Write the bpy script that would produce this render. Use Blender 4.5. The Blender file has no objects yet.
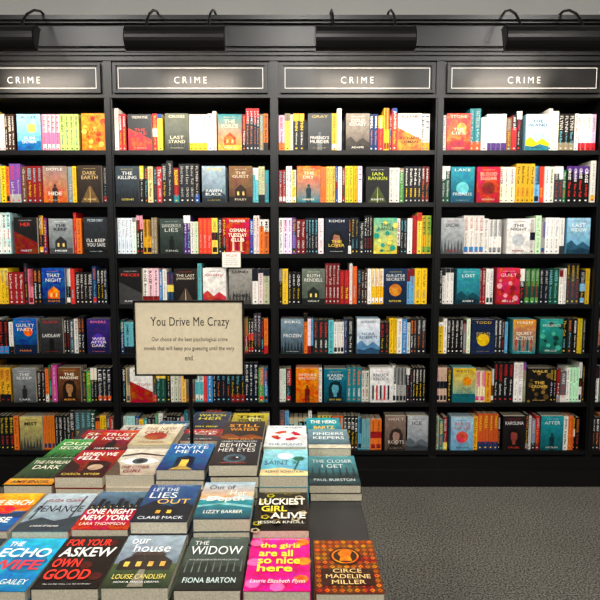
import bpy, math, random
import numpy as np
from mathutils import Matrix, Vector
random.seed(41)
sc=bpy.context.scene
sc.view_settings.view_transform='Standard'

def lin(h):
    c=[int(h[i:i+2],16)/255 for i in (0,2,4)]
    return tuple(x/12.92 if x<=.04045 else ((x+.055)/1.055)**2.4 for x in c)

class MB:
    def __init__(s): s.v=[];s.f=[];s.c=[];s.m=[]
    def face(s,pts,col,mi=0):
        n=len(s.v); s.v.extend([tuple(p) for p in pts]); s.f.append(tuple(range(n,n+len(pts))))
        if isinstance(col[0],(tuple,list)): s.c.extend(col)
        else: s.c.extend([col]*len(pts))
        s.m.append(mi)
    def box(s,x0,x1,y0,y1,z0,z1,col=(0,0,0),mi=0,M=None):
        P=[Vector(p) for p in ((x0,y0,z0),(x1,y0,z0),(x1,y1,z0),(x0,y1,z0),(x0,y0,z1),(x1,y0,z1),(x1,y1,z1),(x0,y1,z1))]
        if M is not None: P=[M@p for p in P]
        n=len(s.v); s.v.extend([tuple(p) for p in P])
        for q in ((0,3,2,1),(4,5,6,7),(0,1,5,4),(1,2,6,5),(2,3,7,6),(3,0,4,7)):
            s.f.append(tuple(n+k for k in q)); s.m.append(mi); s.c.extend([col]*4)
    def mesh(s,vs,fs,col,mi=0):
        n=len(s.v); s.v.extend(map(tuple,vs)); 
        for q in fs:
            s.f.append(tuple(n+k for k in q)); s.c.extend([col]*len(q)); s.m.append(mi)
    def build(s,name,mats,smooth=False):
        me=bpy.data.meshes.new(name); me.from_pydata(s.v,[],s.f)
        for m in mats: me.materials.append(m)
        me.polygons.foreach_set('material_index',s.m)
        if smooth: me.polygons.foreach_set('use_smooth',[True]*len(s.f))
        a=me.color_attributes.new('Col','FLOAT_COLOR','CORNER')
        arr=np.ones((len(s.c),4),dtype=np.float32); arr[:,:3]=np.array(s.c,dtype=np.float32)
        a.data.foreach_set('color',arr.ravel())
        me.update()
        ob=bpy.data.objects.new(name,me); sc.collection.objects.link(ob); return ob

TC={}
def tmesh(t,res=2,space=1.0,style=''):
    k=(t,res,space,style)
    if k in TC: return TC[k]
    cu=bpy.data.curves.new('t','FONT'); cu.body=t; cu.resolution_u=res; cu.space_character=space
    if 'b' in style: cu.offset=.022
    if 'l' in style: cu.offset=-.012
    if 'i' in style: cu.shear=.28
    ob=bpy.data.objects.new('t',cu); sc.collection.objects.link(ob)
    bpy.context.view_layer.update()
    dg=bpy.context.evaluated_depsgraph_get()
    me=bpy.data.meshes.new_from_object(ob.evaluated_get(dg))
    v=np.array([w.co[:2] for w in me.vertices]); f=[tuple(p.vertices) for p in me.polygons]
    bpy.data.objects.remove(ob); bpy.data.curves.remove(cu); bpy.data.meshes.remove(me)
    if 's' in style:
        ec={}
        for q in f:
            for i in range(len(q)):
                e=tuple(sorted((q[i],q[(i+1)%len(q)]))); ec[e]=ec.get(e,0)+1
        extra=[]
        for (a,b),n in ec.items():
            if n!=1: continue
            A=v[a];C=v[b]
            if abs(A[1]-C[1])<.002 and .05<abs(A[0]-C[0])<.15:
                xa,xb=sorted((A[0],C[0])); y=A[1]; up=y>.25
                extra.append((xa-.05,y-(.035 if up else 0),xb+.05,y+(0 if up else .035)))
        nv=len(v); L=[v]
        for (xa,ya,xb,yb) in extra:
            L.append(np.array([(xa,ya),(xb,ya),(xb,yb),(xa,yb)])); f.append((nv,nv+1,nv+2,nv+3)); nv+=4
        v=np.vstack(L)
    mn=v.min(0); mx=v.max(0); sz=mx-mn
    TC[k]=((v-mn)/sz,f,sz[0]/sz[1],sz); return TC[k]

class Plane:
    """flat printable surface: origin, unit U,V,N and width, height"""
    def __init__(s,mb,o,U,V,W,H,mi=0,art=None,style=''):
        s.mb=mb;s.o=Vector(o);s.U=Vector(U);s.V=Vector(V);s.N=s.U.cross(s.V);s.W=W;s.H=H;s.k=1;s.mi=mi;s.art=mi if art is None else art;s.style=style
    def pt(s,u,v,l=None):
        return s.o+s.U*(u*s.W)+s.V*(v*s.H)+s.N*(.0002*(s.k if l is None else l))
    def poly(s,pts,col):
        s.mb.face([s.pt(*p) for p in pts],col,s.art); s.k+=1
    def rect(s,u0,v0,u1,v1,c0,c1=None):
        c1=c1 or c0
        s.poly([(u0,v0),(u1,v0),(u1,v1),(u0,v1)],[c0,c0,c1,c1])
    def disc(s,u,v,r,col,n=20):
        s.poly([(u+r*math.cos(2*math.pi*i/n),v+r*(s.W/s.H)*math.sin(2*math.pi*i/n)) for i in range(n)],col)
    def text(s,t,u0,v0,u1,v1,col,res=2,space=1.0,style=None):
        vs,f,asp,_=tmesh(t,res,space,s.style if style is None else style)
        o=np.array(s.pt(0,0)); U=np.array(s.U)*s.W; V=np.array(s.V)*s.H
        P=o+np.outer(u0+vs[:,0]*(u1-u0),U)+np.outer(v0+vs[:,1]*(v1-v0),V)
        s.mb.mesh(P.tolist(),f,col,s.mi); s.k+=1

# ---------------- materials ----------------
def mat(name):
    m=bpy.data.materials.new(name); m.use_nodes=True
    return m,m.node_tree.nodes,m.node_tree.links,m.node_tree.nodes['Principled BSDF']
def simple(name,col,rough=.5,metal=0,spec=.5,noise=0,nscale=20,bump=0):
    m,N,L,b=mat(name); b.inputs['Base Color'].default_value=(*lin(col),1)
    b.inputs['Roughness'].default_value=rough; b.inputs['Metallic'].default_value=metal
    b.inputs['Specular IOR Level'].default_value=spec
    if noise or bump:
        tc=N.new('ShaderNodeTexCoord'); no=N.new('ShaderNodeTexNoise'); no.inputs['Scale'].default_value=nscale; no.inputs['Detail'].default_value=5
        L.new(tc.outputs['Object'],no.inputs['Vector'])
        if noise:
            r=N.new('ShaderNodeValToRGB'); c=lin(col)
            r.color_ramp.elements[0].position=.3; r.color_ramp.elements[1].position=.7
            r.color_ramp.elements[0].color=(*[x*(1-noise) for x in c],1); r.color_ramp.elements[1].color=(*[x*(1+noise) for x in c],1)
            L.new(no.outputs['Fac'],r.inputs['Fac']); L.new(r.outputs['Color'],b.inputs['Base Color'])
        if bump:
            bp=N.new('ShaderNodeBump'); bp.inputs['Strength'].default_value=bump; bp.inputs['Distance'].default_value=.004
            L.new(no.outputs['Fac'],bp.inputs['Height']); L.new(bp.outputs['Normal'],b.inputs['Normal'])
    return m
def printed(name,rough,lo,hi,nscale,hue=0,spec=.35):
    m,N,L,b=mat(name); at=N.new('ShaderNodeAttribute'); at.attribute_name='Col'
    tc=N.new('ShaderNodeTexCoord'); no=N.new('ShaderNodeTexNoise'); no.inputs['Scale'].default_value=nscale; no.inputs['Detail'].default_value=8; no.inputs['Roughness'].default_value=.6
    L.new(tc.outputs['Object'],no.inputs['Vector'])
    mr=N.new('ShaderNodeMapRange'); mr.inputs['From Min'].default_value=.33; mr.inputs['From Max'].default_value=.67
    mr.inputs['To Min'].default_value=lo; mr.inputs['To Max'].default_value=hi
    L.new(no.outputs['Fac'],mr.inputs['Value'])
    vm=N.new('ShaderNodeVectorMath'); vm.operation='SCALE'
    L.new(at.outputs['Color'],vm.inputs[0]); L.new(mr.outputs['Result'],vm.inputs['Scale'])
    out=vm.outputs['Vector']
    if hue:
        n2=N.new('ShaderNodeTexNoise'); n2.inputs['Scale'].default_value=nscale*.6; n2.inputs['Detail'].default_value=6; n2.inputs['Distortion'].default_value=1.2
        L.new(tc.outputs['Object'],n2.inputs['Vector'])
        hs=N.new('ShaderNodeHueSaturation'); hs.inputs['Saturation'].default_value=1.05; L.new(out,hs.inputs['Color'])
        m2=N.new('ShaderNodeMapRange'); m2.inputs['From Min'].default_value=.3; m2.inputs['From Max'].default_value=.7
        m2.inputs['To Min'].default_value=.5-hue; m2.inputs['To Max'].default_value=.5+hue
        L.new(n2.outputs['Fac'],m2.inputs['Value']); L.new(m2.outputs['Result'],hs.inputs['Hue'])
        out=hs.outputs['Color']
    L.new(out,b.inputs['Base Color']); b.inputs['Roughness'].default_value=rough
    b.inputs['Specular IOR Level'].default_value=spec
    return m
M_book=printed('printed_book_cover',.38,.92,1.04,60)
M_art=printed('printed_cover_artwork',.3,.68,1.16,45,.035,.45)
M_page=simple('book_pages','cfc6ae',.9,noise=.18,nscale=260)
M_black=simple('black_painted_wood','070708',.36,spec=.42,noise=.2,nscale=8)
M_gloss=simple('black_gloss_panel','0b0a09',.34,spec=.4)
M_white=simple('white_lettering','f6f4ee',.5)
M_metal=simple('black_metal','131316',.35,metal=.6)
M_shade=simple('lamp_shade_metal','242323',.28,metal=.75)
M_inner=simple('lamp_reflector','c8c6c0',.4)
M_table=simple('dark_table_wood','2b2b2d',.4,noise=.15,nscale=14)
M_wall=simple('grey_wall_paint','9d9d99',.85,noise=.03,nscale=3)
M_ceil=simple('ceiling_paint','c0c0bc',.9)
M_tube,_,_,b_=mat('lamp_tube_glow'); b_.inputs['Emission Color'].default_value=(1,.88,.72,1); b_.inputs['Emission Strength'].default_value=9

def carpet():
    m,N,L,b=mat('grey_carpet'); b.inputs['Roughness'].default_value=.95; b.inputs['Specular IOR Level'].default_value=.1
    tc=N.new('ShaderNodeTexCoord')
    n1=N.new('ShaderNodeTexNoise'); n1.inputs['Scale'].default_value=130; n1.inputs['Detail'].default_value=4
    n2=N.new('ShaderNodeTexNoise'); n2.inputs['Scale'].default_value=2.2; n2.inputs['Detail'].default_value=3
    L.new(tc.outputs['Object'],n1.inputs['Vector']); L.new(tc.outputs['Object'],n2.inputs['Vector'])
    r=N.new('ShaderNodeValToRGB'); r.color_ramp.elements[0].position=.38; r.color_ramp.elements[1].position=.62
    r.color_ramp.elements[0].color=(*lin('2a2926'),1); r.color_ramp.elements[1].color=(*lin('74726b'),1)
    L.new(n1.outputs['Fac'],r.inputs['Fac'])
    mr=N.new('ShaderNodeMapRange'); mr.inputs['To Min'].default_value=.8; mr.inputs['To Max'].default_value=1.2
    L.new(n2.outputs['Fac'],mr.inputs['Value'])
    vm=N.new('ShaderNodeVectorMath'); vm.operation='SCALE'; L.new(r.outputs['Color'],vm.inputs[0]); L.new(mr.outputs['Result'],vm.inputs['Scale'])
    L.new(vm.outputs['Vector'],b.inputs['Base Color'])
    bp=N.new('ShaderNodeBump'); bp.inputs['Strength'].default_value=.7; bp.inputs['Distance'].default_value=.007
    L.new(n1.outputs['Fac'],bp.inputs['Height']); L.new(bp.outputs['Normal'],b.inputs['Normal'])
    return m
M_carpet=carpet()

# ---------------- room ----------------
K=(0,0,0)
def boxobj(name,dims,m):
    b=MB(); b.box(*dims); return b.build(name,[m])
boxobj('floor',(-4,4,-2.5,3.62,-.05,0),M_carpet)
boxobj('wall_back',(-4,4,3.56,3.66,0,3.1),M_wall)
boxobj('ceiling',(-4,4,-2.5,3.66,3.1,3.15),M_ceil)

# ---------------- bookcase ----------------
DX=.902; DIV=[-.141+DX*k for k in range(-3,4)]
XL=DIV[0]-.022; XR=DIV[-1]+.022
FY=3.24; BY=3.53
SH=[1.903-.283*k for k in range(7)]
W=lin('f6f4ee')
bc=MB()
bc.box(XL,XR,BY,BY+.02,0,2.55)                        # back
for x in DIV:
    bc.box(x-.0215,x+.0215,FY,BY,.10,2.43)
    bc.box(x-.012,x+.012,FY-.008,FY,.205,2.18)        # bead on stile
for z in SH:
    for i in range(6):
        bc.box(DIV[i]+.0215,DIV[i+1]-.0215,FY+.004,BY,z-.024,z)
bc.box(XL,XR,FY-.012,BY,0,.172)                       # plinth
bc.box(XL,XR,FY-.022,FY-.012,.0,.10)
bc.box(XL,XR,FY-.018,FY-.012,.155,.172)
bc.box(XL,XR,FY+.01,BY,2.18,2.43)                     # header carcass
bc.box(XL,XR,FY-.006,FY+.01,2.375,2.43)
bc.box(XL,XR,FY-.006,FY+.01,2.180,2.196)
for k,(p,z0,z1) in enumerate([(.018,2.40,2.418),(.03,2.418,2.436),(.05,2.436,2.545),(.075,2.545,2.556),(.095,2.556,2.578)]):
    bc.box(XL,XR,FY-p,BY+.02,z0,z1)
for i in range(6):
    a=DIV[i]+.035; c=DIV[i+1]-.035; z0,z1=2.205,2.362
    bc.box(a,c,FY-.012,FY+.01,z0,z0+.014); bc.box(a,c,FY-.012,FY+.01,z1-.014,z1)
    bc.box(a,a+.014,FY-.012,FY+.01,z0+.014,z1-.014); bc.box(c-.014,c,FY-.012,FY+.01,z0+.014,z1-.014)
    bc.box(a+.014,c-.014,FY-.003,FY+.01,z0+.014,z1-.014,mi=1)
    P=Plane(bc,(a+.014,FY-.003,z0+.014),(1,0,0),(0,0,1),c-a-.028,z1-z0-.028,2); P.k=3
    tu=.003/P.W; tv=.003/P.H
    P.rect(.012,.08,.988,.08+tv,W);P.rect(.012,.92-tv,.988,.92,W);P.rect(.012,.08,.012+tu,.92,W);P.rect(.988-tu,.08,.988,.92,W)
    cx=.5; P.text('CRIME',cx-.088/P.W,.42-.017/P.H,cx+.088/P.W,.42+.017/P.H,W,res=4,space=1.5,style='l')
bookcase=bc.build('bookcase',[M_black,M_gloss,M_white])

# ---------------- picture lamps ----------------
def tube(mb,pts,r,n=8,mi=0):
    rings=[]
    for i,p in enumerate(pts):
        p=Vector(p); d=(Vector(pts[min(i+1,len(pts)-1)])-Vector(pts[max(i-1,0)])).normalized()
        a=d.orthogonal().normalized()
        if i>0:
            a=(pa-d*pa.dot(d)).normalized()
        pa=a; b=d.cross(a)
        rings.append([tuple(p+(a*math.cos(2*math.pi*j/n)+b*math.sin(2*math.pi*j/n))*r) for j in range(n)])
    vs=[q for R in rings for q in R]; fs=[]
    for i in range(len(pts)-1):
        for j in range(n): fs.append((i*n+j,i*n+(j+1)%n,(i+1)*n+(j+1)%n,(i+1)*n+j))
    fs.append(tuple(range(n))[::-1]); fs.append(tuple((len(pts)-1)*n+j for j in range(n)))
    mb.mesh(vs,fs,K,mi)
for i in range(6):
    cx=(DIV[i]+DIV[i+1])/2
    mb=MB(); hw=.235; yc=2.89; zc=2.366; r=.062
    n=14; prof=[]
    for j in range(n+1):
        a=math.radians(65+190*j/n)
        prof.append((yc+r*math.cos(a), zc+r*math.sin(a)))
    for k in range(n):
        (y0,z0),(y1,z1)=prof[k],prof[k+1]
        mb.face([(cx-hw,y0,z0),(cx+hw,y0,z0),(cx+hw,y1,z1),(cx-hw,y1,z1)],K,0)
        q=.95
        iy0,iz0,iy1,iz1=[yc+(y0-yc)*q,zc+(z0-zc)*q,yc+(y1-yc)*q,zc+(z1-zc)*q]
        mb.face([(cx-hw+.002,iy0,iz0),(cx-hw+.002,iy1,iz1),(cx+hw-.002,iy1,iz1),(cx+hw-.002,iy0,iz0)],K,1)
    for sx in (-1,1):
        mb.face([(cx+sx*hw,y,z) for y,z in prof],K,0)
        mb.face([(cx+sx*(hw+.004),y,z) for y,z in prof],K,0)
    mb.box(cx-hw-.004,cx+hw+.004,prof[-1][0]-.004,prof[-1][0]+.004,prof[-1][1]-.004,prof[-1][1]+.004)
    mb.box(cx-hw-.004,cx+hw+.004,prof[0][0]-.004,prof[0][0]+.004,prof[0][1]-.004,prof[0][1]+.004)
    tube(mb,[(cx-hw+.03,yc+.012,zc),(cx+hw-.03,yc+.012,zc)],.009,8,2)
    for sx in (-.15,.15):
        x=cx+sx
        ctrl=[(3.24,2.576),(3.20,2.588),(3.13,2.59),(3.06,2.568),(2.98,2.52),(2.93,2.47),(2.90,2.425)]
        tube(mb,[(x,y,z) for y,z in ctrl],.0065,8,3)
        mb.box(x-.014,x+.014,3.22,3.26,2.5785,2.586,mi=3)
    ob=mb.build('picture_lamp',[M_shade,M_inner,M_tube,M_metal])
    ld=bpy.data.lights.new('lamp_light','AREA'); ld.shape='RECTANGLE'; ld.size=.42; ld.size_y=.03; ld.energy=5.2; ld.color=(1,.88,.74)
    lo=bpy.data.objects.new('lamp_light',ld); sc.collection.objects.link(lo); lo.parent=ob
    lo.location=(cx,yc+.03,zc-.02)
    lo.rotation_euler=Vector((0,-.36,1.0)).to_track_quat('Z','Y').to_euler()

# ---------------- shelf books ----------------
PAL=dict(dark=['08080a','101116','16191f','1a0f0d','081422','101715','060607','202226','0c121c'],white=['f4f1ea','ece8de','f8f6f0','e0dcd2'],
 red=['c41f26','9a1418','da3a26','801014'],yellow=['f2c418','f5d850','e2a61c'],orange=['ec7420','d8581e'],teal=['147a84','229aa8','5ab8bc'],
 blue=['144a94','2c80c0','10305e','64a8d4'],green=['23703c','4e943e','104432'],pink=['de4c96','eca0b4'],grey=['86898b','54595c','a4a5a1','34383b'],
 cream=['d8c8a0','c4ae80','8f7f62'],purple=['4e2c78','74489c'],brown=['5e341c','3a2214','7c4e28'])
BASEW=dict(dark=40,white=21,red=13,yellow=7,orange=5.5,teal=4,blue=7,green=3,pink=1.5,grey=6,cream=4,purple=1.5,brown=3)
def weights(r,b):
    w=dict(BASEW)
    if r==0: w['dark']=20; w['white']=26; w['yellow']=11; w['orange']=7
    if r==0 and b==1: w['pink']=16; w['yellow']=16; w['dark']=8
    if r==0 and b==4: w['white']=34
    if r==1 and b==1: w['white']=28; w['grey']=16; w['dark']=14
    if r==1 and b in(2,3): w['white']=26; w['blue']=12
    if r==2 and b==2: w['white']=28; w['pink']=6; w['teal']=8
    if r==2 and b==4: w['white']=60; w['grey']=20; w['dark']=8
    if r==3 and b in (1,4): w['red']=26; w['dark']=42
    if r==3 and b==3: w['orange']=8; w['dark']=24; w['cream']=10
    if r>=4: w['dark']=50
    if r==6: w['dark']=54; w['yellow']=4
    return w
AUTH='IAN GRAY|MARTIN|RANKIN|SLAUGHTER|RENDELL|COBEN|NESSER|MCDERMID|PATTERSON|CHILD|ROSE|JAMES|CROSS|HARPER|LEE|MARSH|FRENCH|KERNICK|BILLINGHAM|ROBOTHAM|GRIFFITHS|FLYNN|WARE|JEWELL|MINA|BANKS'.split('|')
TIT='The Dark Room|Cold Grave|Last Seen|Black River|Silent House|Blood Line|Gone|The Stranger|Dead Man|Never Tell|Night Music|The Cut|In Plain Sight|Broken|The Witness|A Quiet Place|Rebus|Missing|The Fall|Hide|One by One|Hunted'.split('|')
def lum(c): return .2126*c[0]+.7152*c[1]+.0722*c[2]
LT=['f4f1ea','f4f1ea','e4e0d6','f2c820','e87a24','dc2e24','7ac8d4','d8d4c8']; DT=['0c0c0c','101010','a81c20','143c84','6a1414']
sb=MB(); PG=lin('c4baa0'); PGD=lin('a89e84')
def spine_run(x0,x1,z,r,b,fixed=None):
    w=weights(r,b); ks=list(w); ws=[w[k] for k in ks]; x=x0; g=0
    while True:
        if g<=0:
            g=random.choice([1,1,1,1,2,2,3,4]); ck=random.choices(ks,ws)[0] if not fixed else random.choice(fixed)
            if ck in PAL: col=lin(random.choice(PAL[ck]))
            else: col=lin(ck)
            t0=random.uniform(.016,.031); h0=random.choice([.178,.190,.196,.198,.198,.198,.2,.212,.228])
            light=lum(col)<.28
            tc=lin(random.choice(LT if light else DT)); tc2=lin(random.choice(LT if light else DT))
            au=random.choice(AUTH); style=random.random(); band=lin(random.choice(PAL[random.choices(ks,ws)[0]])); dy=random.uniform(0,.014)
            fs=random.choice(['','','b','l'])
        g-=1
        if random.random()<.3 and not fixed: col=tuple(min(1,c*random.uniform(.6,1.25)) for c in col)
        t=t0*random.uniform(.8,1.2); h=h0
        if x+t>x1: break
        y0=FY+.016+dy+random.uniform(0,.004); d=.13 if h<.21 else .153
        q=random.uniform(.9,1.05); cc=tuple(c*q for c in col)
        e=.0005
        sb.box(x+e,x+t-e,y0,y0+.004,z,z+h,cc)
        sb.box(x+e,x+.002,y0+.004,y0+d,z,z+h,cc); sb.box(x+t-.002,x+t-e,y0+.004,y0+d,z,z+h,cc)
        sb.box(x+.002,x+t-.002,y0+.004,y0+d-.003,z+.002,z+h-.003,random.choice([PG,PGD]))
        P=Plane(sb,(x+e,y0,z+h),(0,0,-1),(1,0,0),h,t-2*e,style=fs)
        if style<.15: P.rect(0,0,random.choice([.12,.2,.35]),1,band)
        elif style<.28: P.rect(.78,0,1,1,band)
        elif style<.36: P.rect(.4,0,.62,1,band)
        elif style<.46: P.rect(0,0,.5,1,cc,band)
        if style>.3 and style<.5: P.rect(.82,.12,.96,.88,band)
        m=random.uniform(.18,.32); s=random.uniform(.34,.5)
        ti=random.choice(TIT)
        if style<.75:
            P.text(au,.06,m,s,1-m,tc,1); P.text(ti,s+.05,m+.06,.84,1-m-.06,tc2,1)
        else:
            P.text(ti,.06,m,.52,1-m,tc,1); P.text(au,.6,m+.07,.85,1-m-.07,tc2,1)
        P.rect(.92,.35,.955,.65,tc)
        x+=t+random.uniform(0,.0008)

def art(P,kind,c,c2):
    if kind=='disc': P.disc(.5,.4,.27,c)
    elif kind=='sun': P.disc(.62,.62,.2,c); P.rect(0,0,1,.25,c2)
    elif kind=='house':
        P.rect(0,0,1,.16,c2); P.poly([(.25,.15),(.75,.15),(.75,.36),(.5,.5),(.25,.36)],c); P.rect(.35,.2,.43,.3,lin('f5d67a')); P.rect(.57,.2,.65,.3,lin('f5d67a'))
    elif kind=='figure':
        P.poly([(.4,.0),(.49,.0),(.5,.16),(.51,.0),(.6,.0),(.6,.2),(.62,.36),(.56,.42),(.44,.42),(.38,.36),(.4,.2)],c); P.disc(.5,.465,.06,c)
    elif kind=='trees':
        for k in range(7):
            u=.05+.14*k; h=.3+.13*((k*7)%4)/3; P.poly([(u-.07,.0),(u+.07,.0),(u,h)],c)
    elif kind=='diag': P.poly([(0,0),(1,0),(1,.3),(0,.62)],c)
    elif kind=='road': P.poly([(.1,0),(.9,0),(.54,.45),(.46,.45)],c); P.poly([(.48,0),(.52,0),(.505,.42),(.495,.42)],c2)
    elif kind=='face':
        P.poly([(.22,.12),(.78,.12),(.8,.45),(.68,.6),(.5,.64),(.32,.6),(.2,.45)],c2); P.rect(.43,.1,.57,.3,c)
        P.poly([(.5,.22),(.62,.3),(.66,.42),(.62,.53),(.5,.56),(.38,.53),(.34,.42),(.38,.3)],c); P.poly([(.3,.4),(.4,.54),(.7,.5),(.72,.6),(.5,.65),(.28,.58)],c2)
        P.poly([(.08,0),(.92,0),(.8,.12),(.6,.17),(.4,.17),(.2,.12)],c2)
    elif kind=='hills': P.poly([(0,0),(1,0),(1,.2),(.7,.34),(.45,.22),(.2,.38),(0,.28)],c); P.poly([(0,0),(1,0),(1,.1),(.6,.18),(.3,.1),(0,.14)],c2)
    elif kind=='bars':
        for k in range(5): P.rect(.1+.17*k,.08,.18+.17*k,.5,c if k%2 else c2)
    elif kind=='leaf':
        for k in range(12):
            u=(k*.37)%1*.9+.05; v=(k*.23)%1*.9+.03; P.disc(u,v,.07+.03*(k%3),c if k%2 else c2,6)
def cover(P,top,bot,title,tcol,author,acol,kind,c,c2,lay='t'):
    P.style=random.choice(['','b','s','s','l'])
    P.rect(0,0,1,1,lin(bot),lin(top))
    art(P,kind,lin(c),lin(c2))
    L=title.split('|'); n=len(L); lh=random.uniform(.095,.135)
    lo,hi=(.86-lh*n,.86) if lay=='t' else ((.18,.18+lh*n) if lay=='b' else (.52-lh*.5*n,.52+lh*.5*n))
    st=(hi-lo)/n
    for i,t in enumerate(L):
        wd=min(.4,.062*len(t)+.04)
        P.text(t,.5-wd,hi-st*(i+1)+st*.14,.5+wd,hi-st*i-st*.1,lin(tcol))
    if author:
        if lay=='t': P.text(author,.24,.06,.76,.11,lin(acol)); P.text('a gripping new thriller',.22,.9,.78,.93,lin(acol),1)
        else: P.text(author,.16,.88,.84,.95,lin(acol)); P.text('the sunday bestseller',.22,.05,.78,.08,lin(acol),1)
def faceout(x0,z,spec,w=.129,h=.198):
    y0=FY+.012; dp=.11
    cc=lin(spec[1]); n=4
    for k in range(n):
        ya=y0+dp*k/n; yb=y0+dp*(k+1)/n-.0008
        sb.box(x0,x0+w,ya,ya+.0012,z,z+h,cc); sb.box(x0,x0+w,yb-.0012,yb,z,z+h,cc)
        sb.box(x0,x0+.0012,ya,yb,z,z+h,cc); sb.box(x0+.0012,x0+w-.002,ya+.0012,yb-.0012,z+.001,z+h-.002,PG)
    P=Plane(sb,(x0,y0,z),(1,0,0),(0,0,1),w,h,0,1)
    cover(P,*spec)
Z='000000'
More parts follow.
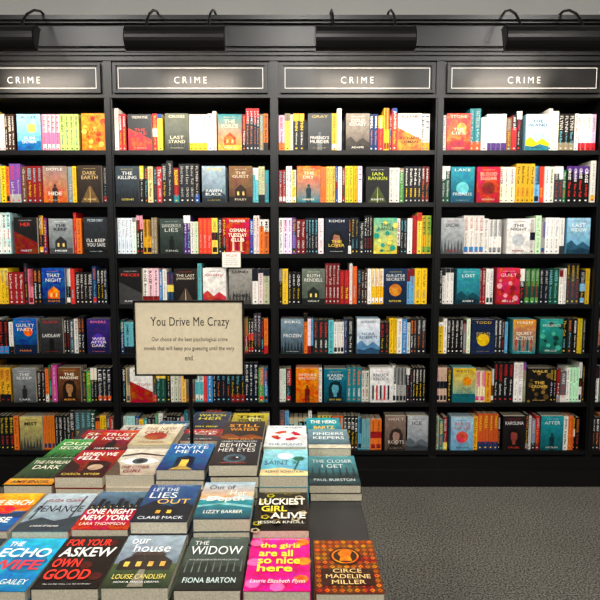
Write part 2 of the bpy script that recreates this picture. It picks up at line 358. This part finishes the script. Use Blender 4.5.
FO={0:[(17,'a6dcf2','4a9ed6','SUN|DOWN','f6f6f0','A. LEE','113355','sun','f2e36b','2b6fa8'),
 (87,'f0a732','e0802a','THE|FALL','7a2410','M. HART','7a2410','leaf','f0d060','d0581c'),
 (128,'151515','101010','THE|FIRE','e23b2e','TREMAYNE','e8e0d0','diag','b9322a',Z),
 (165,'5a5e48','2c3326','LAST|STAND','e8dfc0','CROSS','e8dfc0','trees','161c12',Z),
 (218,'1f8a90','e4933b','THE|FORCE','f5e8c0','HALL','f5e8c0','house','c9532a','f0b54a'),
 (308,'2b2f30','15181a',"FRIEND'S|MURDER",'e8e4da','GRAY','c8b060','figure','5a6062',Z),
 (346,'9a8f82','4d443c','COLD|COAST','f2ead8','ADAMS','f2ead8','hills','3a332c','241f1a'),
 (398,'f2ede0','e6dcc6','RICHARD|OSMAN','1b1b1b','CLUB','c23020','diag','e08028',Z),
 (447,'e8402c','f07a3a','THE|LIES','fff0d0','STONE','fff0d0','sun','f7b04a','b02018'),
 (526,'d8ecf2','8ec6dc','THE|ISLAND','2a4a66','BELL','2a4a66','hills','e9c83a','2e7a8a')],
1:[(43,'8a8078','d0662a','HIDE','f4eee0','DOYLE','f4eee0','figure','2a2420',Z),
 (78,'3a2c22','1d1612','DARK|EARTH','d8b878','KANE','d8b878','road','6a5030','d8b878'),
 (115,'34424c','141a20','THE|KILLING','f2f2ee','CLEEVES','e0d060','trees','0e1216',Z),
 (202,'a8bcc8','4c6474','RAVEN|BLACK','f6f6f2','ANN','f2d040','hills','2c3c48','18242c'),
 (229,'8a6440','4a3020','THE|GUEST','f2e2c0','FOLEY','f2e2c0','house','2a1a10','1a100a'),
 (297,'f0842c','1a7a88','THE|DRY','fff4d8','HARPER','fff4d8','figure','10343c',Z),
 (366,'101010','16181a','IAN|RANKIN','c9d63a','KNOTS','f0f0ea','road','3e4a20','c9d63a'),
 (451,'2a96aa','0e4a66','FRIENDS','f6f4ea','LAKE','f6f4ea','disc','6cc4cc',Z),
 (477,'c81c1c','a81414','BLOOD|SUGAR','f4e4c8','ROTHCHILD','f4e4c8','disc','7a0c0c',Z)],
2:[(14,'1c1a1a','101010','HER','e0382f','WEST','dddddd','diag','7a1c18',Z),
 (49,'9aa0a2','5a5f62','THE|KEEP','1b1b1b','MOSS','f0f0f0','house','2a2c2e','44484a'),
 (84,'2c3036','0f1114',"I'LL KEEP|YOU SAFE",'e8e6e0','PETER MAY','c8d8e0','hills','1a1d20','08090a'),
 (160,'3c4a44','1a2420','DANGEROUS|LIES','e6e6da','KING','e6e6da','figure','0c120f',Z),
 (226,'c8281e','b02018','OSMAN|TUESDAY|CLUB','f4ecd8','MURDER','f4ecd8','bars','e8d0a0','801810'),
 (325,'101c30','0a1018','THE|LOVER','f2d23a','KOCH','f0f0f0','face','a8785a','06080e'),
 (374,'6ab898','d8c84a','THE|RANGE','1a4a44','WOLF','1a4a44','leaf','2a9a8a','e8e070'),
 (438,'b8bcbe','7a8084','SNOW','2a2a2a','NESBO','b02020','trees','4a5054',Z),
 (507,'f2f0ec','e2e0da','THE|NIGHT','3a3a3a','FORD','9a2a2a','disc','c0c4c8',Z),
 (567,'a0cce0','5296b8','LAST|WIDOW','f8f8f2','SLAUGHTER','183048','hills','2e5a70','183a4c')],
3:[(42,'2858a8','123064','THAT|NIGHT','f4f0e4','ROSS','f08a30','house','f08030','0a1c3c'),
 (119,'181818','0c0c0c','PIECES','e2382c','KARIN','e8e8e8','diag','3a3a3a',Z),
 (174,'241e1c','0e0c0c','THE LAST|JANUARY','e8dcc0','PARKS','e05a2a','road','4a3a30','e8dcc0'),
 (203,'f2eee8','e6e0d8','Guilty','c02028','DEAN','1a1a1a','hills','c8404a','9a2a30'),
 (229,'a8a49c','6c6a66','ASHES','1a1a1a','LUND','1a1a1a','trees','3a3a38',Z),
 (302,'6a7468','3a443c','RUTH|RENDELL','f0ece0','VAULT','f0ece0','house','1e2620','161c18'),
 (384,'1c3656','0c1a30','OUR LITTLE|SECRETS','f4f2ea','RITCHIE','f4d23a','disc','d07a3a',Z),
 (457,'3a9aa6','1c5a6c','LOST','f4f4ee','AVERY','f4f4ee','hills','124450','0a2a34'),
 (497,'d8404c','b02a3a','GUILT','f6ecd8','BELLE','f6ecd8','leaf','e898a0','8a1828')],
4:[(14,'1e62b8','0f2e58','GUILTY|PARTY','f6f2e6','MARA','f08830','sun','f08030','0a1c38'),
 (40,'3a3a3c','1a1a1c','LAIDLAW','f0f0ec','BLACK','c02828','figure','0c0c0c',Z),
 (87,'3a2a78','141438','WIFE|AFTER|DARK','f4e8f4','RIVERS','f07aa0','disc','5a3aa8',Z),
 (281,'7c94a4','34444e','FROZEN','f6f6f2','BERG','f6f6f2','trees','1c282e',Z),
 (357,'e8ecf0','a0c0d8','NORA|ROBERTS','1c3c6c','HIDEAWAY','1c3c6c','hills','5a8ab0','2c4c6c'),
 (472,'12203c','1a2a4c','DEAD|LINE','f2c62a','TODD','f2c62a','disc','e2b62a',Z),
 (513,'e08a3a','1e8288','QUIET|ACTIVIST','f8f4e8','NASH','f8f4e8','bars','12525a','c04a2a'),
 (540,'2e9a8e','145048','VIOLENCE','f2f0dc','PACE','f2f0dc','leaf','4ab098','0c3832')],
5:[(13,'8a8e90','4a4e50','THE|SLEEP','f2f2f0','CARR','f2f2f0','figure','222222',Z),
 (58,'7a4a2c','2c1a10','THE|MAIDENS','f4e8d0','ALEX M.','f0a040','face','a87850','1c100a'),
 (130,'f0eee8','dcd8d0','RUSSIAN','c02020','PATTERSON','202020','diag','a81c14',Z),
 (296,'f08a28','d0601c','WHEN SHE|WAS GOOD','fffbe8','ROBOTHAM','181818','figure','6a2408',Z),
 (324,'1a7890','0c3444','KAREN|ROSE','f4f4ee','SAY NO','f2d040','face','5aa0b0','08222c'),
 (370,'f0f0ee','e0e0dc','KNOCK|KNOCK','141414','ANDERS','c82020','bars','c82020','181818'),
 (453,'e8c032','2a9a9a','GOLD|COAST','17444a','REED','17444a','sun','e88a28','17606a'),
 (528,'161412','0c0a0a','THE|CROWN','d8b050','VALE','d8b050','leaf','5a4820','8a6c30')],
6:[(20,'d0c070','6a6858','MIST','2a2a28','YORK','2a2a28','trees','3a3a34',Z),
 (385,'8a7468','4a3c34','ROOTS','f2e8dc','HOLT','f2e8dc','face','a08070','2c221c'),
 (411,'b8bcc0','7a8288','ICE','181818','STEN','181818','hills','5a6268','3a4248'),
 (451,'a8cce0','68a0c0','RULES|OF US','c02828','FINN','1a2a3c','disc','d84848',Z),
 (503,'1a1416','0c0a0c','KAROLINA','f0e8e8','CRUEL','e0382f','face','8a3c38','0a0606'),
 (541,'2a96a0','0e4c54','AFTER','f4f4ec','HOLM','f4f4ec','figure','083038',Z)]}
EXTRA=[s[1:] for r in FO.values() for s in r]
for r in range(7):
    z=SH[r]; s=580/(3.235+(1.39-z-.1)*.0958)
    for b in range(6):
        a=DIV[b]+.0235; c=DIV[b+1]-.0235
        items=[]
        if b in (0,5):
            xs=sorted(random.sample([.05,.22,.4,.58],2)); items=[(a+q,random.choice(EXTRA)) for q in xs]
        else:
            for it in FO[r]:
                x=(it[0]-300)/s
                if a-.03<=x<c-.08: items.append((max(x,a+.001),it[1:]))
        items.sort(key=lambda q:q[0]); cur=a
        for x,sp in items:
            x=max(x,cur); w=.129; h=.198
            if x+w>c: x=c-w
            fx=None
            if r==2 and b==4 and cur>a+.05 and cur<a+.3: fx=['f0ede6','e8e5dd','f4f2ec']
            if r==0 and b==1 and cur>a+.2: fx=['f0a0b8','f3d24a','e87aa4','b8d070','f2b8c8']
            spine_run(cur,x-.001,z,r,b,fx)
            faceout(x,z,(*sp,random.choice(['t','m','t','b'])),w,h*random.choice([1,1,1.02,.98]))
            cur=x+w+.001
        spine_run(cur,c,z,r,b)
shelf_books=sb.build('shelf_books',[M_book,M_art])

# shelf talker card
cb=MB()
cb.box(-.432,-.33,FY-.012,FY-.0105,1.262,1.345,lin('f2efe4'))
cb.box(-.432,-.33,FY-.0105,FY+.002,1.3435,1.345,lin('f2efe4'))
P=Plane(cb,(-.432,FY-.012,1.262),(1,0,0),(0,0,1),.102,.083)
P.text('WE LOVE',.2,.7,.8,.86,lin('b03020'))
for k in range(4): P.text('a witty warm mystery',.12,.52-.13*k,.88,.6-.13*k,lin('5a5a5a'),1)
cb.build('shelf_talker_card',[M_book])

# ---------------- display table ----------------
TZ=.65
tb=MB(); tx0,tx1,ty0,ty1=-.87,.176,1.03,2.27
tb.box(tx0,tx1,ty0,ty1,TZ-.035,TZ)
tb.box(tx0+.04,tx1-.04,ty0+.04,ty0+.06,TZ-.12,TZ-.035); tb.box(tx0+.04,tx1-.04,ty1-.06,ty1-.04,TZ-.12,TZ-.035)
tb.box(tx0+.04,tx0+.06,ty0+.06,ty1-.06,TZ-.12,TZ-.035); tb.box(tx1-.06,tx1-.04,ty0+.06,ty1-.06,TZ-.12,TZ-.035)
for x in (tx0+.03,tx1-.09):
    for y in (ty0+.03,ty1-.09): tb.box(x,x+.06,y,y+.06,0,TZ-.035)
tbo=tb.build('display_table',[M_table])
bv=tbo.modifiers.new('b','BEVEL'); bv.width=.004; bv.segments=2

COL=dict(B=-.79,C=-.653,D=-.517,E=-.383,F=-.243,G=-.108,H=.028)
def stack(x,y,ztop,edge,w=.129,h=.2,yaw=0,paint=None):
    mb=MB(); n=max(2,round((ztop-TZ)/.03)); t=(ztop-TZ)/n
    ec=lin(edge)
    for k in range(n):
        a=yaw+random.uniform(-1.2,1.2)*(k<n-1); jx=random.uniform(-.003,.003)*(k<n-1); jy=random.uniform(-.004,.004)*(k<n-1)
        M=Matrix.Translation((x+w/2+jx,y+h/2+jy,TZ+k*t))@Matrix.Rotation(math.radians(a),4,'Z')@Matrix.Translation((-w/2,-h/2,0))
        mb.box(0,w,0,h,.0002,.0014,ec,0,M); mb.box(0,w,0,h,t-.0014,t-.0001,ec,0,M)
        mb.box(0,.0014,0,h,.0014,t-.0014,ec,0,M)
        mb.box(.0014,w-.0015,.001,h-.001,.0014,t-.0014,PG,1,M)
    R=M.to_3x3(); P=Plane(mb,M@Vector((0,0,t-.0001)),R@Vector((1,0,0)),R@Vector((0,1,0)),w,h,0,2,random.choice(['b','s','','s']))
    paint(P)
    return mb.build('book_stack',[M_book,M_page,M_art])
def T(P,t,u0,v0,u1,v1,c): P.text(t,u0,v0,u1,v1,lin(c),3)
def small(P,c,v=.95):
    P.text('the sunday times top ten bestseller',.14,v-.012,.86,v+.012,lin(c),1,style='')
def S(P,x): P.style=x
R1,R2,R3,R4,R5=1.05,1.252,1.487,1.692,1.905
def girls(P):
    S(P,'b'); P.rect(0,0,1,1,lin('d02078'),lin('ec3e90'))
    for i,(u,v) in enumerate([(.12,.12),(.86,.2),(.1,.5),(.9,.52),(.5,.06),(.88,.9),(.1,.88)]): P.disc(u,v,.12,lin('f09040' if i%2 else 'f470ac'),7)
    for i,t in enumerate(['the girls','are all','so nice','here']): T(P,t,.16,.75-.145*i,.84-.12*(i in (1,3)),.88-.145*i,'faea3c')
    P.style='si'; T(P,'Laurie Elizabeth Flynn',.08,.1,.92,.18,'fff2f8'); small(P,'fff2f8')
def widow(P):
    S(P,'s'); P.rect(0,0,1,1,lin('101412'),lin('4a5850')); P.poly([(0,.4),(.4,.5),(.5,.38),(.8,.45),(1,.36),(1,.2),(0,.2)],lin('1c2622'))
    for k in range(9): P.poly([(.06+.11*k,.3),(.085+.11*k,.3),(.072+.11*k,.6)],lin('69756c'))
    T(P,'THE',.1,.82,.34,.9,'f0f2ee'); T(P,'WIDOW',.06,.62,.94,.79,'f8faf6'); S(P,''); T(P,'FIONA BARTON',.1,.1,.9,.19,'d8ece8'); P.text('we’ve all heard about him but what about her',.1,.5,.9,.535,lin('d0d4d0'),1); small(P,'d0d4d0')
def ourhouse(P):
    S(P,'s'); P.rect(0,.42,1,1,lin('6c7c88'),lin('a8b8c4')); P.rect(0,0,1,.42,lin('1c2a1c'),lin('4a5a38'))
    P.poly([(.08,.3),(.92,.3),(.92,.46),(.75,.58),(.25,.58),(.08,.46)],lin('2c2624')); P.poly([(.2,.58),(.8,.58),(.72,.64),(.28,.64)],lin('4a3a34'))
    for k in range(4): P.rect(.17+.19*k,.36,.25+.19*k,.45,lin('f0c060'))
    P.poly([(.46,.3),(.54,.3),(.62,0),(.38,0)],lin('8a8474'))
    T(P,'our',.12,.8,.42,.9,'fdfdfb'); T(P,'house',.2,.63,.82,.79,'fdfdfb'); S(P,''); T(P,'LOUISE CANDLISH',.1,.13,.9,.21,'f6e06a'); T(P,'NOW A MAJOR DRAMA',.16,.05,.84,.09,'f4f4f0'); small(P,'303030')
def askew(P):
    S(P,'b'); P.rect(0,0,1,1,lin('0a0808'),lin('141010')); 
    for i,(u,v) in enumerate([(.8,.85),(.15,.5),(.85,.2),(.6,.4)]): P.disc(u,v,.11,lin('4a1210'),7)
    T(P,'FOR YOUR',.06,.78,.8,.92,'f03a2c'); T(P,'ASKEW',.06,.56,.94,.75,'f2efe8'); T(P,'OWN',.06,.36,.5,.52,'f03a2c'); T(P,'GOOD',.06,.14,.76,.32,'f03a2c'); small(P,'f2efe8',.06)
def echo(P):
    S(P,'b'); P.rect(0,0,1,1,lin('1876b0'),lin('3ab4dc')); P.disc(.5,.5,.34,lin('2496c4')); P.disc(.66,.5,.3,lin('12689a')); T(P,'THE',.1,.82,.34,.92,'f8f8f2'); T(P,'ECHO',.08,.6,.92,.78,'f8f8f2'); T(P,'WIFE',.08,.36,.92,.54,'e23a44'); S(P,''); T(P,'SARAH GAILEY',.08,.1,.92,.19,'f8f8f2')
def circe(P):
    P.rect(0,0,1,1,lin('5a2a18'),lin('7a3a1c'))
    for i in range(9):
        for j in range(12):
            if 2<=j<=4 and 1<=i<=7: continue
            P.k=3; u,v=.06+.11*i,.05+.082*j
            P.poly([(u-.045,v),(u,v-.034),(u+.045,v),(u,v+.034)],lin('e07a30' if (i+j)%2 else 'b85a24')); P.k=4; P.disc(u,v,.014,lin('3c1e12'),6)
    P.k=5; P.rect(.1,.12,.9,.42,lin('34180e')); P.k=6; P.disc(.5,.66,.26,lin('34180e')); P.disc(.5,.66,.22,lin('e07a30')); P.disc(.5,.66,.19,lin('34180e'))
    P.poly([(.4,.56),(.6,.56),(.58,.66),(.62,.74),(.54,.79),(.44,.77),(.38,.7),(.42,.64)],lin('e07a30'))
    S(P,'s'); T(P,'CIRCE',.28,.34,.72,.41,'f8d08a'); T(P,'MADELINE',.16,.24,.84,.31,'f8d08a'); T(P,'MILLER',.24,.14,.76,.21,'f8d08a')
def luckiest(P):
    S(P,'b'); P.rect(0,0,1,1,lin('0e0c0a'),lin('1c180e'))
    for k in range(14):
        u=(k*.31)%1*.9+.05; v=((k*.47)%1); P.disc(u,v,.09,lin(['c8b890','b8a82a','6a5a2a'][k%3]),5); P.disc(u,v,.05,lin('18140c'),5)
    T(P,'LUCKIEST',.06,.58,.94,.76,'f6f0dc'); T(P,'GIRL',.12,.4,.6,.55,'f0da3a'); T(P,'ALIVE',.3,.22,.94,.37,'f6f0dc'); S(P,''); T(P,'JESSICA KNOLL',.08,.08,.92,.16,'f6f0dc'); small(P,'e8d23a',.9)
def depth(P):
    S(P,'s'); P.rect(0,.0,1,.5,lin('0e3c50'),lin('2e929c')); P.rect(0,.5,1,1,lin('e0a868'),lin('a8c8d8'))
    P.poly([(0,.5),(.3,.6),(.5,.52),(.8,.64),(1,.55),(1,.48),(0,.48)],lin('c8d8d8')); P.poly([(0,.28),(.4,.36),(1,.26),(1,.32),(.5,.4),(0,.34)],lin('88c4c4'))
    T(P,'Out of',.12,.78,.62,.9,'1a3442'); T(P,'Her',.54,.6,.86,.74,'fbf6e6'); T(P,'Depth',.14,.4,.84,.58,'fbf6e6'); S(P,''); T(P,'LIZZY BARBER',.15,.12,.85,.2,'fbf6e6'); small(P,'1a3442')
def darkblue(P):
    P.rect(0,0,1,1,lin('0c1a38'),lin('34588c')); P.poly([(.0,.35),(.25,.55),(.5,.35),(.8,.5),(1,.4),(1,0),(0,0)],lin('101824'))
    P.poly([(.25,.14),(.75,.14),(.75,.3),(.5,.42),(.25,.3)],lin('0a101c')); P.rect(.36,.2,.44,.28,lin('f2c050')); P.rect(.56,.2,.64,.28,lin('f2c050'))
    S(P,''); T(P,'LET THE',.1,.8,.6,.9,'e8eef4'); T(P,'LIES',.1,.6,.62,.76,'e8eef4'); T(P,'OUT',.3,.44,.9,.57,'f2c050'); T(P,'CLARE MACK',.1,.05,.9,.12,'e8eef4'); small(P,'e8eef4')
def ny(P):
    S(P,'b'); P.rect(0,0,1,1,lin('b81c24'),lin('d83840')); P.rect(0,.5,1,1,lin('1e2c3c'),lin('5a7a90'))
    for k in range(8): P.rect(.02+.12*k,.48,.11+.12*k,.62+.24*((k*5)%3)/3,lin('0e1620')); P.rect(.05+.12*k,.54,.07+.12*k,.56,lin('f0d070'))
    T(P,'ONE NIGHT',.06,.34,.94,.47,'f8f6f0'); T(P,'NEW YORK',.06,.18,.94,.31,'f8f6f0'); S(P,''); T(P,'LARA THOMPSON',.1,.06,.9,.13,'f8e0d0'); small(P,'f8f6f0')
def penance(P):
    S(P,'s'); P.rect(0,0,1,1,lin('6e8490'),lin('b8c8d0')); P.poly([(0,.2),(.3,.34),(.6,.25),(1,.4),(1,0),(0,0)],lin('2c3a42')); P.poly([(.1,.28),(.14,.28),(.13,.8),(.11,.8)],lin('343c40')); P.poly([(.8,.3),(.84,.3),(.84,.92),(.81,.92)],lin('343c40'))
    T(P,'PENANCE',.06,.48,.94,.64,'0c1012'); S(P,''); T(P,'ELIZA CLARK',.15,.75,.85,.82,'a02020'); T(P,'a novel of secrets',.25,.1,.75,.15,'f2f2ee')
def orangeblue(P):
    S(P,'b'); P.rect(0,0,1,.5,lin('123c88'),lin('1e7cc0')); P.rect(0,.5,1,1,lin('f07a20'),lin('f4b844')); P.disc(.5,.5,.24,lin('e0402c')); P.poly([(0,.4),(.3,.5),(.6,.42),(1,.5),(1,.34),(0,.3)],lin('103460'))
    T(P,'THE BEACH',.08,.66,.92,.8,'fff8e8'); T(P,'HOUSE',.15,.2,.85,.34,'fff8e8')
def saint(P):
    S(P,'l'); P.rect(0,0,1,1,lin('3aa4b8'),lin('a0dce4')); P.disc(.5,.72,.18,lin('f2f6f0')); P.poly([(.0,.2),(.4,.28),(1,.16),(1,0),(0,0)],lin('e8d498')); P.poly([(.7,.2),(.74,.2),(.84,.6),(.8,.6)],lin('2a5a48')); P.disc(.8,.62,.14,lin('2a6a50'),6)
    T(P,'SAINT X',.06,.38,.78,.54,'10344c'); S(P,''); T(P,'ALEXIS SCHAITKIN',.1,.1,.9,.17,'1a3a50'); small(P,'1a3a50')
def behind(P):
    S(P,'l'); P.rect(0,0,1,1,lin('0a1014'),lin('16262e')); P.disc(.5,.24,.24,lin('3a5a66')); P.disc(.5,.24,.15,lin('1a3038')); P.disc(.5,.24,.08,lin('050606')); P.disc(.55,.27,.03,lin('f0f0f0'),6)
    T(P,'SARAH PINBOROUGH',.1,.88,.9,.94,'e8e8e0'); T(P,'BEHIND',.1,.68,.9,.83,'f2ece0'); T(P,'HER EYES',.1,.48,.9,.63,'f2ece0'); T(P,'now on screen',.25,.04,.75,.08,'e0503a')
def invite(P):
    S(P,''); P.rect(0,0,1,1,lin('0a2c5c'),lin('2470b0')); P.poly([(.3,.1),(.7,.1),(.7,.45),(.5,.52),(.3,.45)],lin('0a1c34')); P.rect(.42,.12,.58,.36,lin('f4d060')); P.poly([(.42,.12),(.58,.12),(.75,0),(.25,0)],lin('b89a50'))
    T(P,'INVITE',.12,.78,.88,.9,'f0f4f8'); T(P,'ME IN',.2,.6,.8,.73,'f0f4f8'); T(P,'EMMA CURTIS',.16,.93,.84,.97,'f0f4f8')
def eye(P):
    S(P,'s'); P.rect(0,0,1,1,lin('b0a08c'),lin('dcd4c4')); P.poly([(.05,.5),(.3,.63),(.7,.63),(.95,.5),(.7,.38),(.3,.38)],lin('f0eee8')); P.disc(.5,.505,.17,lin('3a4a4a')); P.disc(.5,.505,.08,lin('0c0c0c'))
    P.poly([(.03,.66),(.4,.76),(.97,.68),(.97,.72),(.4,.83),(.03,.72)],lin('3a2c24')); P.poly([(0,0),(.3,0),(.1,.4),(0,.5)],lin('5a4638')); T(P,'THE OTHER',.2,.22,.8,.32,'8a1818'); T(P,'GIRL',.3,.08,.7,.18,'8a1818'); small(P,'2a2a2a')
def red(P):
    S(P,'b'); P.rect(0,0,1,1,lin('14100e'),lin('b41814')); P.poly([(.4,.0),(.98,0),(.94,.5),(.7,.58),(.42,.54),(.46,.3)],lin('2c0e0a')); P.disc(.66,.34,.16,lin('c0a088')); P.poly([(.5,.36),(.6,.48),(.84,.44),(.8,.56),(.5,.54)],lin('2c0e0a')); P.poly([(0,0),(.4,0),(.3,.4),(0,.6)],lin('240c0a'))
    T(P,'WHEN WE',.1,.76,.9,.9,'f4ece0'); T(P,'FELL',.1,.6,.6,.73,'f4ece0'); S(P,''); T(P,'CAROL WYER',.1,.05,.9,.12,'e8c850')
def familiar(P):
    S(P,''); P.rect(0,.0,1,1,lin('0c1812'),lin('305c34')); art(P,'trees',lin('0a140e'),K); T(P,'THE FAMILIAR',.08,.74,.92,.86,'f2e8d0'); T(P,'DARK',.2,.54,.8,.68,'f2e8d0'); P.rect(0,0,1,.2,lin('d89030'),lin('e0a84a')); S(P,'b'); T(P,'AMY ENGEL',.1,.05,.9,.14,'1a1a1a')
def life(P):
    S(P,''); P.rect(0,0,1,1,lin('d8dede'),lin('f0f2f0'))
    n=24
    for i in range(n):
        a0=2*math.pi*i/n; a1=2*math.pi*(i+1)/n; c=lin('c83030' if (i%6)<4 else 'f8f8f6'); P.k=3
        P.poly([(.5+.36*math.cos(a0),.5+.23*math.sin(a0)),(.5+.36*math.cos(a1),.5+.23*math.sin(a1)),(.5+.2*math.cos(a1),.5+.13*math.sin(a1)),(.5+.2*math.cos(a0),.5+.13*math.sin(a0))],c)
    T(P,'THE ISLAND',.1,.05,.9,.14,'2a5a78'); T(P,'C.L. TAYLOR',.1,.86,.9,.94,'2a5a78')
def closer(P):
    S(P,'l'); P.rect(0,0,1,1,lin('122428'),lin('4a929a')); P.rect(0,.2,1,.4,lin('0c1c1b'),lin('265054'))
    for k in range(7): P.poly([(.05+.14*k,.3),(.11+.14*k,.3),(.08+.14*k,.62)],lin('183034'))
    T(P,'THE CLOSER',.08,.72,.92,.83,'f4f6f4'); T(P,'I GET',.28,.54,.72,.66,'f4f6f4'); T(P,'PAUL BURSTON',.1,.1,.9,.18,'e8eeec'); small(P,'e8eeec')
def teal(P):
    S(P,'b'); P.rect(0,0,1,1,lin('0c7080'),lin('1ea4b0')); T(P,'THE HERD',.1,.64,.9,.84,'f6f2e0'); T(P,'BARTZ',.2,.3,.8,.48,'f2c040')
def grey(P):
    S(P,''); P.rect(0,0,1,1,lin('32505c'),lin('7a9ca4')); T(P,'FINDERS',.12,.68,.88,.82,'f8f8f4'); T(P,'KEEPERS',.12,.46,.88,.6,'f8f8f4'); P.rect(0,0,1,.18,lin('d8d0b8'))
def gen(bt,bb,l1,l2,c,shape=('diag','30343a',Z)):
    def f(P):
        P.rect(0,0,1,1,lin(bb),lin(bt))
        art(P,shape[0],lin(shape[1]),lin(shape[2]))
        T(P,l1,.12,.7,.88,.84,c); T(P,l2,.16,.5,.84,.64,c); T(P,'MAX SEECK',.2,.08,.8,.15,c); small(P,c)
    return f
G_=gen
ST=[('C',R1,.73,echo,'1e86b4'),('D',R1,.735,askew,'0e0c0c'),('E',R1,.737,ourhouse,'506048'),('F',R1,.732,widow,'1a201e'),('G',R1,.73,girls,'d42a80'),
('B',R1,.73,G_('203040','101820','NIGHT','WATCH','f0e8d0'),'203040'),
('B',R2,.745,orangeblue,'f08a2c'),('C',R2,.745,penance,'6e8490'),('D',R2,.75,ny,'c82830'),('E',R2,.768,darkblue,'101c34'),('F',R2,.775,depth,'123c4c'),('G',R2,.748,luckiest,'14120e'),
('B',R3,.752,familiar,'1a2a20'),('C',R3,.775,red,'7a1410'),('D',R3,.78,eye,'d8ccb8'),('E',R3,.795,invite,'123a64'),('F',R3,.808,behind,'0c1418'),('G',R3,.778,saint,'5ab4c4'),
('B',R4,.738,G_('4aa04a','144a24','OUR','SECRET','f4f0d8',('trees','103018','103018')),'1e4a2c'),('C',R4,.77,G_('c8322c','141010','TRUST','NO ONE','f4ece0',('figure','141010',Z)),'981c14'),
('D',R4,.79,G_('e4dcc4','c0b088','THE NEW','GIRL','8a2418',('disc','b04830',Z)),'c8b490'),('F',R4,.80,G_('242018','0e0c0a','STILL','WATERS','f0a030',('hills','8a4a18','40200c')),'0e0c0a'),('G',R4,.785,life,'e8ecec'),
('B',R5,.70,G_('a83028','601410','SHE','LIED','f4ece0'),'701410'),('C',R5,.72,G_('cac6ba','a8a090','THE','SISTER','1a1a1a',('face','a08878','2a1c18')),'c8c0b0'),
('D',R5,.735,G_('2a5a7c','103048','LAKE','HOUSE','f4f4f0',('hills','0c2434','081824')),'103048'),('E',R5,.77,G_('1e3450','0e1a2c','WATCH','HER','f0e040',('figure','060c18',Z)),'0e1a2c'),('F',R5,.765,G_('c8b838','5a5820','THE','WATER','141410',('sun','e0d880','3a4a40')),'6a6820'),('G',R5,.70,G_('2a3038','14181c','GONE','DARK','e8503a'),'14181c')]
for c,y,z,p,e in ST:
    stack(COL[c]+random.uniform(-.001,.001),y,z,e,.129,.2,random.uniform(-.8,.8),p)
stack(.03,R1-.005,.728,'6e3c22',.132,.2,0,circe)
stack(.026,1.61,.70,'16282c',.15,.232,0,closer)
stack(.029,1.85,.722,'42606c',.14,.198,-.5,grey)
stack(.026,2.06,.70,'0c7080',.129,.198,.6,teal)
stack(COL['E'],1.79,.77,'9a2c22',.129,.112,0,G_('a8382a','5a1812','BLACK','ICE','f0e8d8'))

# ---------------- table sign ----------------
sg=MB(); sx=-.335; sy=1.735; sw=.166; z0,z1=.992,1.222
CR=lin('e6d8b8')
sg.box(sx-sw,sx+sw,sy,sy+.006,z0,z1,mi=1)
for (a,b,c,d) in ((sx-sw,sx+sw,z0,z0+.005),(sx-sw,sx+sw,z1-.005,z1),(sx-sw,sx-sw+.005,z0+.005,z1-.005),(sx+sw-.005,sx+sw,z0+.005,z1-.005)):
    sg.box(a,b,sy-.006,sy+.0,c,d,mi=1)
sg.box(sx-sw+.005,sx+sw-.005,sy-.002,sy,z0+.005,z1-.005,CR,0)
P=Plane(sg,(sx-sw,sy-.002,z0),(1,0,0),(0,0,1),2*sw,z1-z0); P.k=2
INK=lin('1a1614')
P.text('You Drive Me Crazy',.15,.63,.87,.78,INK,6,1.06,'s')
for i,(t,a,b) in enumerate([('Our choice of the best psychological crime',.16,.85),('novels that will keep you guessing until the very',.09,.91),('end.',.46,.54)]):
    P.text(t,a,.445-.12*i,b,.515-.12*i,INK,3,1.03,'')
tube(sg,[(sx,sy+.012,TZ+.004),(sx,sy+.012,z0+.06)],.006,10,1)
sg.box(sx-.02,sx+.02,sy+.002,sy+.02,z0-.012,z0+.02,mi=1)
sg.box(sx-.04,sx+.04,1.70,1.78,TZ+.0005,TZ+.007,mi=1)
sg.build('table_sign',[M_book,M_metal])

# ---------------- lights ----------------
def area(name,loc,size,e,col=(1,.96,.9),tgt=None):
    l=bpy.data.lights.new(name,'AREA'); l.energy=e; l.size=size; l.color=col
    o=bpy.data.objects.new(name,l); sc.collection.objects.link(o); o.location=loc
    if tgt: o.rotation_euler=(Vector(loc)-Vector(tgt)).to_track_quat('Z','Y').to_euler()
for x in (-1.6,0,1.6):
    area('ceiling_light',(x,1.6,3.05),.35,25,tgt=(x,2.4,0))
    area('ceiling_light',(x,-.6,3.05),.45,54,tgt=(x,2.8,.8))
w=bpy.data.worlds.new('World'); sc.world=w; w.use_nodes=True
w.node_tree.nodes['Background'].inputs['Color'].default_value=(.95,.97,1,1); w.node_tree.nodes['Background'].inputs['Strength'].default_value=.15

cd=bpy.data.cameras.new('camera'); cd.sensor_width=36; cd.lens=34.8; cd.clip_start=.05
co=bpy.data.objects.new('camera',cd); sc.collection.objects.link(co); co.location=(0,0,1.39); co.rotation_euler=(math.radians(84.5),0,0)
sc.camera=co
